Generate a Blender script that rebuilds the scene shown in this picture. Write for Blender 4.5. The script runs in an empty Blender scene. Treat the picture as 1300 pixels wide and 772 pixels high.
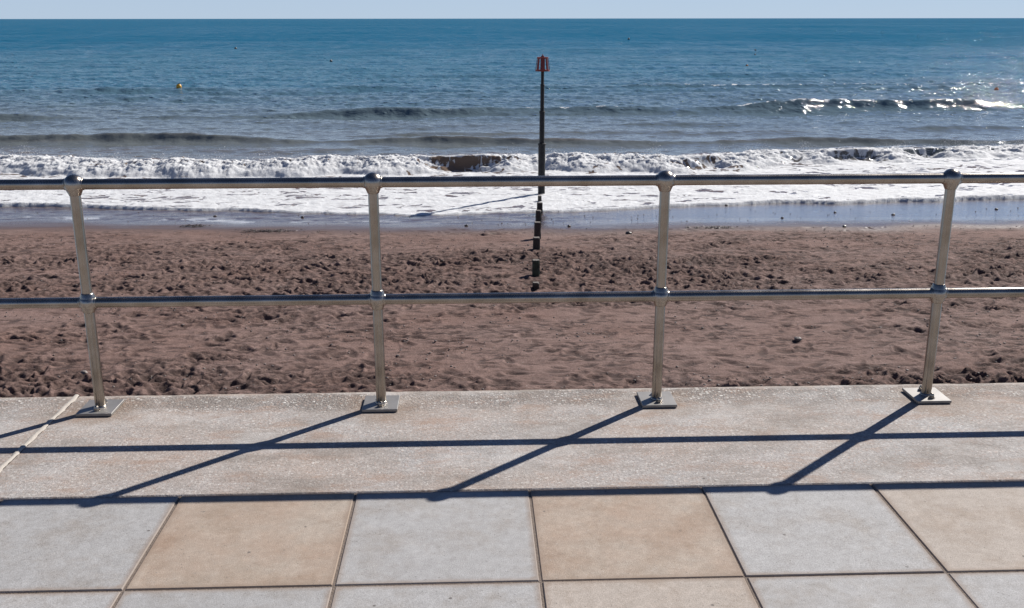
import bpy, bmesh, math, random
import numpy as np
from mathutils import Vector, Matrix

random.seed(7); rng = np.random.default_rng(11)
scn = bpy.context.scene
COL = scn.collection
f32 = np.float32

# ------------------------------------------------------------------ numbers of the place
CAM_H, PITCH, YAW, ROLL = 1.6158, 0.2765, 0.0385, -0.0009
FPX = 1278.18                       # focal length for a 1300 px wide picture
SEA_Z = -3.2
RAIL_Y, BALL_Z, MID_Z = 4.1024, 0.9735, 0.478
POST_X0, POST_DX = -1.6093, 1.2
JOINT_Y, EDGE_Y = 3.268, 4.29
SUN = Vector((0.915, 0.864, 0.9735)).normalized()
SUN_EL = math.asin(SUN.z); SUN_AZ = math.atan2(SUN.x, SUN.y)

# camera rays, used only to read positions off the photograph
_F = np.array([math.sin(YAW)*math.cos(PITCH), math.cos(YAW)*math.cos(PITCH), -math.sin(PITCH)])
_R = np.array([math.cos(YAW), -math.sin(YAW), 0.]); _U = np.cross(_R, _F)
_c, _s = math.cos(ROLL), math.sin(ROLL)
_R, _U = _c*_R+_s*_U, -_s*_R+_c*_U
def ray(px, py):
    return _F+_R*(px-650)/FPX-_U*(py-386)/FPX
def ground(px, py, z):
    d = ray(px, py); t = (z-CAM_H)/d[2]
    return d*t+np.array([0, 0, CAM_H])

# ------------------------------------------------------------------ noise
_ang = rng.uniform(0, 2*np.pi, 4096).astype(f32)
_gx, _gy = np.cos(_ang), np.sin(_ang)
def gnoise(x, y, seed=0):
    x = np.asarray(x, f32); y = np.asarray(y, f32)
    xi = np.floor(x); yi = np.floor(y)
    fx, fy = x-xi, y-yi
    xi = xi.astype(np.int32); yi = yi.astype(np.int32)
    u = fx*fx*fx*(fx*(fx*6-15)+10); v = fy*fy*fy*(fy*(fy*6-15)+10)
    def g(a, b, dx, dy):
        h = (a*np.int32(374761393)) ^ (b*np.int32(668265263)) ^ np.int32(seed*7919+13)
        h = (h ^ (h >> 13))*np.int32(1274126177)
        h = (h ^ (h >> 16)) & 4095
        return _gx[h]*dx+_gy[h]*dy
    with np.errstate(over='ignore'):
        n00 = g(xi, yi, fx, fy); n10 = g(xi+1, yi, fx-1, fy)
        n01 = g(xi, yi+1, fx, fy-1); n11 = g(xi+1, yi+1, fx-1, fy-1)
    a = n00+u*(n10-n00); b = n01+u*(n11-n01)
    return (a+v*(b-a))*f32(1.5)
def fbm(x, y, octv=4, seed=0, gain=.5, lac=2.03):
    s = 0; a = 1.
    for i in range(octv):
        s = s+a*gnoise(x, y, seed+i*17); x = x*lac+3.1; y = y*lac+1.7; a *= gain
    return s
def sstep(a, b, x):
    t = np.clip((x-a)/(b-a), 0, 1); return t*t*(3-2*t)

# ------------------------------------------------------------------ object helpers
def tag(o, label=None, cat=None, group=None, kind=None):
    if label: o['label'] = label
    if cat: o['category'] = cat
    if group: o['group'] = group
    if kind: o['kind'] = kind
    return o
def empty(name, loc=(0, 0, 0)):
    o = bpy.data.objects.new(name, None); o.location = loc; o.empty_display_size = .2
    COL.objects.link(o); return o
def link(name, me, mat=None, parent=None, loc=None):
    o = bpy.data.objects.new(name, me)
    if mat: me.materials.append(mat)
    if parent: o.parent = parent
    if loc is not None: o.location = loc
    COL.objects.link(o); return o
def grid_mesh(name, P, attrs=None):
    """P: rows x cols x 3 array -> smooth quad mesh"""
    r, c = P.shape[:2]
    me = bpy.data.meshes.new(name)
    me.vertices.add(r*c); me.vertices.foreach_set('co', P.reshape(-1).astype(f32))
    i = np.arange(r*c, dtype=np.int32).reshape(r, c)
    q = np.stack([i[:-1, :-1], i[:-1, 1:], i[1:, 1:], i[1:, :-1]], -1).reshape(-1, 4)
    me.loops.add(q.size); me.loops.foreach_set('vertex_index', q.reshape(-1))
    me.polygons.add(len(q)); me.polygons.foreach_set('loop_start', np.arange(0, q.size, 4, dtype=np.int32))
    me.polygons.foreach_set('use_smooth', np.ones(len(q), bool))
    me.update(calc_edges=True); me.validate()
    for k, a in (attrs or {}).items():
        at = me.attributes.new(k, 'FLOAT', 'POINT'); at.data.foreach_set('value', a.reshape(-1).astype(f32))
    return me
def bm_mesh(name, bm, smooth=False):
    me = bpy.data.meshes.new(name); bm.normal_update(); bm.to_mesh(me); bm.free()
    if smooth:
        me.polygons.foreach_set('use_smooth', np.ones(len(me.polygons), bool))
    return me
def add_lathe(bm, prof, seg=32, axis='Z', off=(0, 0, 0), close=True):
    """prof: list of (radius, along)"""
    rings = []
    for r, a in prof:
        ring = []
        for k in range(seg):
            t = 2*math.pi*k/seg; u, v = r*math.cos(t), r*math.sin(t)
            p = (u, v, a) if axis == 'Z' else (a, u, v)
            ring.append(bm.verts.new((p[0]+off[0], p[1]+off[1], p[2]+off[2])))
        rings.append(ring)
    for A, B in zip(rings, rings[1:]):
        for k in range(seg):
            bm.faces.new((A[k], A[(k+1) % seg], B[(k+1) % seg], B[k]))
    if close:
        bm.faces.new(rings[0][::-1]); bm.faces.new(rings[-1])
    return bm
def add_box(bm, x0, x1, y0, y1, z0, z1, bev=0., seg=1):
    vs = [bm.verts.new((x, y, z)) for x in (x0, x1) for y in (y0, y1) for z in (z0, z1)]
    fs = [(0, 1, 3, 2), (4, 6, 7, 5), (0, 4, 5, 1), (2, 3, 7, 6), (0, 2, 6, 4), (1, 5, 7, 3)]
    faces = [bm.faces.new([vs[i] for i in f]) for f in fs]
    if bev > 0:
        ed = list({e for f in faces for e in f.edges})
        bmesh.ops.bevel(bm, geom=ed, offset=bev, segments=seg, affect='EDGES', profile=.5)
    return bm

# ------------------------------------------------------------------ node helper
class NT:
    def __init__(s, name):
        s.m = bpy.data.materials.new(name); s.m.use_nodes = True
        s.t = s.m.node_tree; s.t.nodes.clear()
        s.out = s.t.nodes.new('ShaderNodeOutputMaterial')
    def n(s, typ, props=None, **ins):
        nd = s.t.nodes.new('ShaderNode'+typ)
        for k, v in (props or {}).items(): setattr(nd, k, v)
        for k, v in ins.items():
            key = int(k[1:]) if k[0] == 'i' and k[1:].isdigit() else k.replace('_', ' ')
            s.put(nd.inputs[key], v)
        return nd
    def put(s, sock, v):
        if isinstance(v, bpy.types.NodeSocket): s.t.links.new(v, sock)
        elif isinstance(v, bpy.types.Node): s.t.links.new(v.outputs[0], sock)
        else:
            if sock.type == 'RGBA' and len(v) == 3: v = (*v, 1)
            sock.default_value = v
    def math(s, op, a, b=0., c=None, clamp=False):
        nd = s.n('Math', {'operation': op, 'use_clamp': clamp}, i0=a, i1=b)
        if c is not None: s.put(nd.inputs[2], c)
        return nd.outputs[0]
    def mix(s, fac, a, b, blend='MIX'):
        nd = s.n('Mix', {'data_type': 'RGBA', 'blend_type': blend})
        s.put(nd.inputs[0], fac); s.put(nd.inputs[6], a); s.put(nd.inputs[7], b)
        return nd.outputs[2]
    def mixf(s, fac, a, b):
        nd = s.n('Mix', {'data_type': 'FLOAT'})
        s.put(nd.inputs[0], fac); s.put(nd.inputs[2], a); s.put(nd.inputs[3], b)
        return nd.outputs[0]
    def rng(s, v, a, b, c=0., d=1., smooth=False):
        nd = s.n('MapRange', {'clamp': True, 'interpolation_type': 'SMOOTHSTEP' if smooth else 'LINEAR'}, i0=v, i1=a, i2=b, i3=c, i4=d)
        return nd.outputs[0]
    def pos(s): return s.n('NewGeometry').outputs['Position']
    def obj(s): return s.n('TexCoord').outputs['Object']
    def scale(s, v, sc):
        return s.n('VectorMath', {'operation': 'MULTIPLY'}, i0=v, i1=sc).outputs[0]
    def noise(s, v, sc, det=3., rough=.5, dist=0.):
        return s.n('TexNoise', None, Vector=v, Scale=sc, Detail=det, Roughness=rough, Distortion=dist).outputs['Fac']
    def vor(s, v, sc, feat='F1', out='Distance', rnd=1.):
        return s.n('TexVoronoi', {'feature': feat}, Vector=v, Scale=sc, Randomness=rnd).outputs[out]
    def attr(s, name): return s.n('Attribute', {'attribute_name': name}).outputs['Fac']
    def bump(s, h, st=.5, dist=.01, normal=None):
        nd = s.n('Bump', None, Height=h, Strength=st, Distance=dist)
        if normal is not None: s.put(nd.inputs['Normal'], normal)
        return nd.outputs[0]
    def bsdf(s, **k):
        p = s.n('BsdfPrincipled', None, **k); s.t.links.new(p.outputs[0], s.out.inputs[0]); return p
    def sep(s, v): return s.n('SeparateXYZ', None, i0=v).outputs

# ------------------------------------------------------------------ materials
def mat_steel():
    M = NT('brushed_steel'); o = M.obj()
    n1 = M.noise(o, 9., 4); st = M.noise(M.scale(o, (220, 220, 4)), 1., 2)
    fine = M.noise(o, 160., 3)
    col = M.mix(M.rng(n1, .35, .7), (.29, .256, .217), (.41, .372, .33))
    col = M.mix(M.rng(fine, .60, .75, 0, .35), col, (.30, .24, .18))
    ro = M.math('ADD', M.rng(st, .3, .7, .19, .30), M.rng(n1, .4, .7, 0, .06))
    M.bsdf(Base_Color=col, Metallic=1., Roughness=ro, Normal=M.bump(M.math('ADD', st, M.math('MULTIPLY', fine, .5)), .05, .0008))
    return M.m
def mat_plate():
    M = NT('weathered_steel_plate'); o = M.obj()
    n1 = M.noise(o, 22., 4)
    col = M.mix(n1, (.22, .205, .19), (.36, .345, .325))
    M.bsdf(Base_Color=col, Metallic=.55, Roughness=.5, Normal=M.bump(M.noise(o, 300., 2), .15, .001))
    return M.m
def aggregate(M, p, base, sc, amount, warm):
    """exposed stone chips in cement: returns colour, height"""
    v1 = M.n('TexVoronoi', {'feature': 'F1'}, Vector=p, Scale=sc)
    r = M.sep(v1.outputs['Color'])
    lightc = M.math('MULTIPLY', M.rng(r[0], .80, .86), M.rng(v1.outputs['Distance'], .28, .5, 1, 0))
    darkc = M.math('MULTIPLY', M.rng(r[1], .86, .9), M.rng(v1.outputs['Distance'], .22, .42, 1, 0))
    pinkc = M.math('MULTIPLY', M.rng(r[2], .8, .86), M.rng(v1.outputs['Distance'], .25, .5, 1, 0))
    col = M.mix(M.math('MULTIPLY', lightc, amount), base, (.66, .64, .60))
    col = M.mix(M.math('MULTIPLY', darkc, M.math('MULTIPLY', amount, .8)), col, (.11, .10, .10))
    col = M.mix(M.math('MULTIPLY', pinkc, M.math('MULTIPLY', amount, .6)), col, warm)
    return col, M.math('SUBTRACT', 1., v1.outputs['Distance'])
def mat_coping():
    M = NT('exposed_aggregate_concrete'); p = M.pos(); x, y, z = M.sep(p)[:3]
    big = M.noise(p, 1.3, 4, .6); mid = M.noise(p, 5., 5, .65); fine = M.noise(p, 90., 3, .7)
    gr = M.noise(p, 260., 2, .6)
    base = M.mix(M.rng(big, .38, .62), (.405, .345, .308), (.395, .385, .382))
    base = M.mix(M.rng(mid, .35, .7, 0, .6), base, (.315, .285, .262))
    base = M.mix(M.rng(fine, .3, .72), M.mix(1., base, (.66, .64, .62), 'MULTIPLY'), M.mix(1., base, (1.22, 1.22, 1.22), 'MULTIPLY'))
    # rough, rained-out band along the seaward edge
    wob = M.math('MULTIPLY', M.math('SUBTRACT', mid, .5), .22)
    wy = M.math('ADD', y, wob)
    band = M.math('MULTIPLY', M.rng(wy, 4.02, 4.13, 0, 1, True), M.rng(wy, 4.235, 4.262, 1, 0, True))
    bandn = M.math('MULTIPLY', band, M.rng(M.noise(p, 2.4, 4), .34, .56, .3, 1.))
    base = M.mix(M.math('MULTIPLY', bandn, .92), base, M.mix(fine, (.125, .105, .095), (.27, .24, .215)))
    wc = M.n('Vector' 'Math', {'operation': 'ADD'}, i0=p, i1=M.scale(M.n('TexNoise', None, Vector=p, Scale=40., Detail=2.).outputs['Color'], (.012, .012, .012))).outputs[0]
    c1, h1 = aggregate(M, wc, base, 105., M.math('ADD', .62, M.math('MULTIPLY', bandn, .45)), (.40, .24, .17))
    c2, h2 = aggregate(M, M.n('VectorMath', {'operation': 'ADD'}, i0=wc, i1=(3.3, 1.7, 0.)).outputs[0], c1, 55., M.math('ADD', .34, M.math('MULTIPLY', bandn, .5)), (.38, .25, .19))
    # pale lip of clean cement at the very edge
    lip = M.math('MULTIPLY', M.rng(M.math('ADD', y, M.math('MULTIPLY', wob, .25)), 4.25, 4.275), M.rng(M.noise(p, 14., 3), .3, .5, .4, 1.))
    c2 = M.mix(M.math('MULTIPLY', lip, .85), c2, M.mix(fine, (.36, .30, .245), (.47, .405, .34)))
    # small dark lichen / gum specks and rusty smears
    sp = M.rng(M.vor(wc, 7.5), .035, .055, 1, 0); spc = M.rng(M.noise(p, 3., 1), .45, .55)
    c2 = M.mix(M.math('MULTIPLY', M.math('MULTIPLY', sp, spc), .8), c2, (.07, .06, .055))
    rust = M.rng(M.noise(M.scale(p, (1.2, 2.6, 1)), 3.1, 5, .7), .52, .68, 0, .6)
    c2 = M.mix(rust, c2, (.31, .205, .15))
    # brown run-off marks round the post feet
    fx = M.math('MULTIPLY', M.math('ABSOLUTE', M.math('SUBTRACT', M.math('FRACT', M.math('DIVIDE', M.math('SUBTRACT', x, POST_X0-.6), 1.2)), .5)), 1.2)
    foot = M.math('MULTIPLY', M.rng(M.math('ADD', fx, M.math('MULTIPLY', wob, 1.2)), .06, .26, 1, 0, True), M.rng(M.math('ABSOLUTE', M.math('SUBTRACT', wy, 4.08)), .06, .22, 1, 0, True))
    c2 = M.mix(M.math('MULTIPLY', foot, .55), c2, (.23, .165, .12))
    dirt = M.rng(M.noise(M.scale(p, (.8, 1.6, 1)), 2.3, 6, .75), .49, .64, 0, .62)
    c2 = M.mix(dirt, c2, (.20, .175, .155))
    wht = M.rng(M.noise(M.scale(p, (1., 1.3, 1)), 1.7, 6, .75), .52, .66, 0, .5)
    c2 = M.mix(wht, c2, (.50, .485, .47))
    h = M.math('ADD', M.math('MULTIPLY', h1, M.math('ADD', .35, bandn)), M.math('ADD', M.math('MULTIPLY', h2, M.math('MULTIPLY', bandn, 1.0)), M.math('MULTIPLY', gr, .8)))
    M.bsdf(Base_Color=c2, Roughness=.85, Specular_IOR_Level=.25, Normal=M.bump(h, .6, .004))
    return M.m
def mat_mortar():
    M = NT('pale_mortar'); p = M.pos()
    M.bsdf(Base_Color=M.mix(M.noise(p, 40., 4, .7), (.34, .30, .26), (.52, .48, .43)), Roughness=.9, Normal=M.bump(M.noise(p, 120., 3), .5, .004))
    return M.m
def mat_jointfill():
    M = NT('sandy_joint_fill'); p = M.pos()
    M.bsdf(Base_Color=M.mix(M.noise(p, 70., 4, .7), (.09, .068, .055), (.25, .20, .165)), Roughness=.95, Normal=M.bump(M.noise(p, 200., 3), .8, .006))
    return M.m
def mat_slab():
    M = NT('paving_slab'); p = M.pos()
    tone = M.attr('tone'); shade = M.attr('shade')
    grey = M.mix(M.noise(p, 2.1, 4, .6), (.345, .342, .345), (.405, .40, .398))
    buff = M.mix(M.rng(M.noise(p, 3.2, 5, .65), .36, .64), (.385, .295, .232), (.405, .348, .295))
    beige = M.mix(M.noise(p, 2.6, 4, .6), (.39, .338, .295), (.415, .372, .335))
    c = M.mix(M.rng(tone, .2, .4), grey, buff); c = M.mix(M.rng(tone, .6, .8), c, beige)
    c = M.mix(1., c, M.n('CombineColor', None, i0=shade, i1=shade, i2=shade).outputs[0], 'MULTIPLY')
    g = M.noise(p, 330., 2, .7); g2 = M.noise(p, 120., 3, .7); m = M.noise(p, 11., 5, .7)
    c = M.mix(M.rng(g, .3, .72), M.mix(1., c, (.70, .69, .68), 'MULTIPLY'), M.mix(1., c, (1.20, 1.20, 1.20), 'MULTIPLY'))
    g3 = M.noise(p, 30., 6, .82)
    c = M.mix(M.rng(g3, .34, .66), M.mix(1., c, (.86, .85, .84), 'MULTIPLY'), M.mix(1., c, (1.10, 1.10, 1.10), 'MULTIPLY'))
    st = M.rng(M.noise(p, 4.2, 6, .72), .48, .66, 0, .7)
    c = M.mix(st, c, M.mix(1., c, (.80, .74, .68), 'MULTIPLY'))
    lt2 = M.rng(M.noise(M.scale(p, (1., 1., 1.)), 6.5, 6, .75), .51, .66, 0, .6)
    c = M.mix(lt2, c, M.mix(1., c, (1.16, 1.16, 1.16), 'MULTIPLY'))
    c = M.mix(M.rng(m, .5, .8, 0, .6), c, M.mix(1., c, (.74, .70, .66), 'MULTIPLY'))
    v = M.n('TexVoronoi', {'feature': 'F1'}, Vector=p, Scale=110.); r = M.sep(v.outputs['Color'])
    lt = M.math('MULTIPLY', M.rng(r[0], .86, .9, 0, .16), M.rng(v.outputs['Distance'], .2, .4, 1, 0))
    dk = M.math('MULTIPLY', M.rng(r[1], .92, .94, 0, .65), M.rng(v.outputs['Distance'], .16, .32, 1, 0))
    c = M.mix(lt, c, (.60, .58, .55)); c = M.mix(dk, c, (.12, .11, .105))
    sp = M.math('MULTIPLY', M.rng(M.vor(p, 11.), .045, .075, 1, 0), M.rng(M.noise(p, 3.7, 1), .46, .54))
    c = M.mix(M.math('MULTIPLY', sp, .75), c, (.085, .075, .07))
    rim = M.rng(M.math('ADD', M.attr('rim'), M.math('MULTIPLY', M.math('SUBTRACT', m, .5), .5)), .2, .8, 0, .62)
    c = M.mix(rim, c, (.25, .185, .14))
    h = M.math('ADD', M.math('MULTIPLY', g2, .7), g)
    M.bsdf(Base_Color=c, Roughness=.82, Specular_IOR_Level=.3, Normal=M.bump(h, .35, .0025))
    return M.m
def mat_wall():
    M = NT('sea_wall_concrete'); p = M.pos()
    c = M.mix(M.noise(p, 1.7, 5, .65), (.22, .19, .165), (.33, .30, .27))
    M.bsdf(Base_Color=c, Roughness=.9, Normal=M.bump(M.noise(p, 40., 4), .4, .01)); return M.m
def mat_sand():
    M = NT('red_sand'); p = M.pos()
    wet = M.attr('wet'); film = M.attr('film'); dis = M.attr('churn')
    n0 = M.noise(p, .55, 4, .6); n1 = M.noise(p, 4.5, 5, .65); n2 = M.noise(p, 42., 4, .7); n3 = M.noise(p, 130., 2, .7)
    dry = M.mix(M.rng(n0, .36, .64), (.224, .142, .119), (.256, .177, .155))
    dry = M.mix(M.rng(n1, .35, .7, 0, .6), dry, (.150, .098, .083))
    stk = M.noise(M.scale(p, (1.1, 4.2, 1)), 1.6, 5, .7)
    dry = M.mix(M.rng(stk, .50, .72, 0, .6), dry, (.105, .069, .060))
    stk2 = M.noise(M.scale(p, (3., 8., 1)), 2.2, 4, .75)
    dry = M.mix(M.rng(stk2, .55, .66, 0, .6), dry, (.085, .056, .049))
    dry = M.mix(M.rng(n2, .3, .72), M.mix(1., dry, (.74, .74, .75), 'MULTIPLY'), M.mix(1., dry, (1.18, 1.17, 1.16), 'MULTIPLY'))
    # clustered dark patches, then darker colour in trampled pits and creases
    clus = M.math('MULTIPLY', M.rng(M.noise(M.scale(p, (.35, .9, 1)), 1.2, 4, .65), .42, .56), M.rng(M.noise(M.scale(p, (3.0, 6.5, 1)), 1.6, 5, .72), .50, .57))
    dry = M.mix(M.math('MULTIPLY', clus, .80), dry, (.058, .040, .036))
    dry = M.mix(M.math('MULTIPLY', dis, .78), dry, (.052, .036, .033))
    # pale grit
    v = M.n('TexVoronoi', {'feature': 'F1'}, Vector=p, Scale=24.); r = M.sep(v.outputs['Color'])
    gm = M.math('MULTIPLY', M.math('MULTIPLY', M.rng(r[0], .955, .965), M.rng(v.outputs['Distance'], .17, .25, 1, 0)), M.rng(n0, .42, .6, .15, 1))
    dry = M.mix(M.math('MULTIPLY', gm, .7), dry, (.40, .35, .32))
    dm = M.math('MULTIPLY', M.rng(r[1], .95, .96), M.rng(v.outputs['Distance'], .2, .3, 1, 0))
    dry = M.mix(M.math('MULTIPLY', dm, .7), dry, (.05, .035, .032))
    damp = (.105, .068, .058)
    wetc = M.mix(n1, (.075, .052, .046), (.125, .092, .082))
    c = M.mix(M.rng(wet, .0, .5), dry, damp); c = M.mix(M.rng(wet, .5, 1.), c, wetc)
    c = M.mix(M.math('MULTIPLY', M.attr('froth'), M.rng(n2, .3, .5)), c, (.55, .55, .56))
    ro = M.mixf(wet, .92, .16)
    h = M.math('ADD', M.math('MULTIPLY', n2, 1.), M.math('MULTIPLY', n3, .4))
    # the film of water on the wet sand is pitted and rippled
    rip = M.noise(M.scale(p, (3.2, 8.5, 1)), 1.7, 4, .65, .6)
    nb = M.bump(h, M.mixf(wet, .95, .10), .014)
    nf = M.bump(M.math('ADD', rip, M.math('MULTIPLY', n2, .12)), M.rng(film, .4, 1., .95, .15), .06)
    M.bsdf(Base_Color=c, Roughness=ro, Specular_IOR_Level=M.mixf(wet, .15, .5), Normal=nb, Coat_Weight=M.rng(film, .05, .95), Coat_Roughness=.045, Coat_IOR=1.5, Coat_Normal=nf)
    return M.m
def mat_sea():
    M = NT('sea_water'); p = M.pos(); x, y, z = M.sep(p)[:3]
    foam = M.attr('foam')
    far = M.math('LOGARITHM', M.math('MAXIMUM', y, 1.), 10.)
    # turbid with red sand in the surf, blue-green offshore
    patch = M.math('MULTIPLY', M.math('SUBTRACT', M.noise(M.scale(p, (.02, .06, 1)), 1., 3), .5), .3)
    fy = M.math('ADD', far, patch)
    c = M.mix(M.rng(fy, 1.53, 1.575), (.155, .110, .080), (.132, .147, .146))
    c = M.mix(M.rng(fy, 1.62, 1.95), c, (.055, .145, .210))
    c = M.mix(M.rng(fy, 1.95, 2.35), c, (.010, .102, .188))
    # sub-grid ripples
    pn = M.scale(p, (1., 1., 0.))
    r1 = M.noise(M.scale(pn, (1., 1.7, 1)), 5.5, 3, .6, .4)
    r2 = M.noise(M.scale(pn, (1., 1.8, 1)), 1.6, 3, .55, .3)
    r3 = M.noise(M.scale(pn, (.5, 1.5, 1)), .34, 4, .62, .2)
    b = M.bump(r1, M.math('MULTIPLY', M.rng(far, 1.55, 1.85, .28, .8), M.rng(far, 1.9, 2.2, 1., .12)), .035)
    b = M.bump(r2, M.rng(far, 1.6, 2.0, .15, .9), .16, b)
    # scattered sharp wavelets, the ones that catch the sun
    for sc_, off_ in ((1.5, 0.), (2.9, 7.7)):
        vn = M.n('TexVoronoi', {'feature': 'F1'}, Vector=M.n('VectorMath', {'operation': 'ADD'}, i0=M.scale(pn, (.8, 1.1, 0.)), i1=(off_, off_*.3, 0.)).outputs[0], Scale=sc_)
        vr = M.sep(vn.outputs['Color'])
        hgt = M.math('MULTIPLY', M.math('MAXIMUM', M.math('SUBTRACT', .30, vn.outputs['Distance']), 0.), M.rng(vr[0], .62, 1., .28/sc_, .72/sc_))
        hgt = M.math('MULTIPLY', M.math('MULTIPLY', hgt, M.rng(vr[0], .62, .621)), M.math('MULTIPLY', M.rng(far, 1.60, 1.78), M.rng(far, 2.4, 2.9, 1., 0.)))
        b = M.bump(hgt, 1., 1., b)
    b = M.bump(r3, M.rng(far, 1.8, 2.4, 0., 1.), .75, b)
    # foam lace
    w = M.n('TexNoise', None, Vector=M.scale(pn, (.8, 1., 1)), Scale=1.6, Detail=3.).outputs['Color']
    wp = M.n('VectorMath', {'operation': 'ADD'}, i0=M.scale(pn, (.42, .9, 1)), i1=M.scale(w, (.9, .9, .0))).outputs[0]
    l1 = M.vor(wp, 1.1, 'DISTANCE_TO_EDGE'); l2 = M.vor(wp, 3.4, 'DISTANCE_TO_EDGE')
    lace = M.math('MINIMUM', M.math('MULTIPLY', l1, 1.5), M.math('MULTIPLY', l2, 1.25))
    fn = M.noise(pn, 9., 4, .7)
    hole = M.math('ADD', M.math('MULTIPLY', lace, 2.6), M.math('MULTIPLY', M.math('SUBTRACT', fn, .5), .7))
    # the denser the foam the higher the hole value it still covers
    fm = M.rng(M.math('SUBTRACT', M.math('MULTIPLY', foam, 1.08), hole), -.03, .15, 0, 1, True)
    fm = M.math('MULTIPLY', fm, M.rng(foam, .02, .12))
    fcol = M.mix(M.rng(M.noise(pn, 3., 4, .7), .35, .7), (.64, .65, .66), (.46, .46, .47))
    # reflection of a rough sea: Fresnel, held down far out where the wave slopes hide the glancing angles
    body = M.n('BsdfDiffuse', None, Color=c, Normal=b)
    gl = M.n('BsdfGlossy', None, Color=(1., 1., 1.), Roughness=M.rng(far, 1.5, 2.6, .06, .05), Normal=b)
    cap = M.math('ADD', M.rng(far, 1.62, 1.95, .35, 0.), M.math('ADD', M.rng(far, 1.9, 2.4, .35, 0.), M.rng(far, 2.3, 3.1, .30, .20)))
    wind = M.noise(M.scale(pn, (.012, .006, 1)), 1., 4, .65); chop = M.noise(M.scale(pn, (.22, .055, 1)), 1., 4, .7)
    cap = M.math('MULTIPLY', cap, M.mixf(M.rng(far, 1.8, 2.2), 1., M.math('ADD', M.rng(wind, .36, .64, .0, .75), M.rng(chop, .36, .64, .15, .95))))
    fr = M.math('MULTIPLY', M.n('Fresnel', None, IOR=1.333, Normal=b).outputs[0], cap)
    water = M.n('MixShader', None, i0=fr, i1=body, i2=gl)
    fb = M.bump(M.math('ADD', fn, M.math('MULTIPLY', M.noise(pn, 30., 3, .7), .5)), .5, .06)
    fo = M.n('BsdfPrincipled', None, Base_Color=fcol, Roughness=.8, Specular_IOR_Level=.3, Normal=fb, Subsurface_Weight=.7, Subsurface_Radius=(.10, .10, .10), Subsurface_Scale=1.)
    ms = M.n('MixShader', None, i0=fm, i1=water, i2=fo)
    M.t.links.new(ms.outputs[0], M.out.inputs[0])
    return M.m
def mat_plain(name, a, b, sc, rough=.7, metal=0., bs=.3, bd=.01):
    M = NT(name); o = M.pos()
    n = M.noise(o, sc, 4, .65)
    M.bsdf(Base_Color=M.mix(M.rng(n, .32, .68), a, b), Roughness=rough, Metallic=metal, Normal=M.bump(n, bs, bd)); return M.m

STEEL, PLATE = mat_steel(), mat_plate()
COPING, MORTAR, FILL, SLAB, WALL = mat_coping(), mat_mortar(), mat_jointfill(), mat_slab(), mat_wall()
SAND, SEA = mat_sand(), mat_sea()
FOAM = mat_plain('spray_foam', (.72, .71, .70), (.82, .82, .82), 20.)
TIMBER = mat_plain('black_wet_timber', (.012, .011, .011), (.045, .038, .034), 30., .55, bs=.6)
ALGAE = mat_plain('algae_covered_timber', (.012, .018, .012), (.035, .062, .040), 14., .6, bs=.6)
TIMBERTOP = mat_plain('pale_lit_timber_end', (.08, .07, .062), (.20, .175, .155), 40., .8)  # pale salted, cut ends; the sunlight on them is put into the colour
POLEBLACK = mat_plain('black_paint', (.006, .007, .009), (.018, .018, .020), 12., .65)
RED = mat_plain('faded_red_paint', (.13, .015, .011), (.25, .03, .022), 8., .5)
PALE = mat_plain('weathered_white_paint', (.34, .31, .30), (.50, .47, .45), 9., .6)
STONE = mat_plain('dark_wet_stone', (.025, .021, .02), (.075, .06, .055), 18., .45)
PEBBLE = mat_plain('mixed_pebble', (.05, .04, .037), (.26, .22, .20), 3., .6)
WEED = mat_plain('brown_seaweed', (.022, .014, .010), (.06, .036, .024), 30., .5)
YELLOW = mat_plain('yellow_plastic', (.55, .27, .012), (.70, .36, .02), 4., .4, bs=.05)
ORANGE = mat_plain('orange_plastic', (.30, .085, .02), (.48, .15, .03), 4., .45, bs=.05)
DARKB = mat_plain('dark_buoy_plastic', (.03, .025, .03), (.08, .06, .05), 4., .45, bs=.05)
WHITEB = mat_plain('white_plastic', (.6, .6, .6), (.75, .75, .75), 4., .45, bs=.05)

# ------------------------------------------------------------------ beach
WATERLINE = [ (0, 278), (200, 281), (400, 285), (600, 287), (730, 287), (850, 284), (1000, 282), (1300, 280)]
SWASH = [(0, 260), (100, 262), (200, 266), (330, 269.5), (450, 273.5), (520, 275), (600, 272.5), (700, 270.5), (800, 266), (850, 261.5), (1000, 258), (1100, 257), (1200, 253), (1300, 250)]
def beach_base(Y):
    return np.interp(Y, [3, 9, 24.5, 34, 60, 120], [-1.98, -2.30, -3.19, -3.50, -4.6, -7.]).astype(f32)
def line_xy(pts, z):
    """photograph line -> (X, Y) polyline, continued past both ends"""
    P = np.array([ground(a, b, z)[:2] for a, b in pts])
    a, b = P[0], P[-1]
    return np.r_[a[0]-60, P[:, 0], b[0]+60], np.r_[a[1]+.6, P[:, 1], b[1]+1.2]
WLX, WLY = line_xy(WATERLINE, -3.17)
SWX, SWY = line_xy(SWASH, -3.24)

def churn_mask(X, Y):
    # how trampled the sand is
    v = np.interp(Y, [8, 9.6, 11.2, 12.4, 13.6, 15, 16.5, 18., 19.6, 21, 22.2, 23.2], [.72, .82, .75, .38, .22, .50, .95, 1.0, .75, .40, .16, 0.])
    m = v*.85-.14+.62*fbm(X*.20, Y*.55, 4, 91)+.25*fbm(X*.9, Y*2.2, 2, 92)
    m = m+.25*np.exp(-((X-3.2)/2.6)**2-((Y-16.8)/1.2)**2)-.25*np.exp(-((X+.2)/2.2)**2-((Y-11.6)/1.4)**2)
    m = m+.25*np.exp(-((X+4.6)/1.6)**2-((Y-10.6)/.9)**2)
    return np.clip(m, 0, 1)*sstep(24., 22.0, Y)

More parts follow.
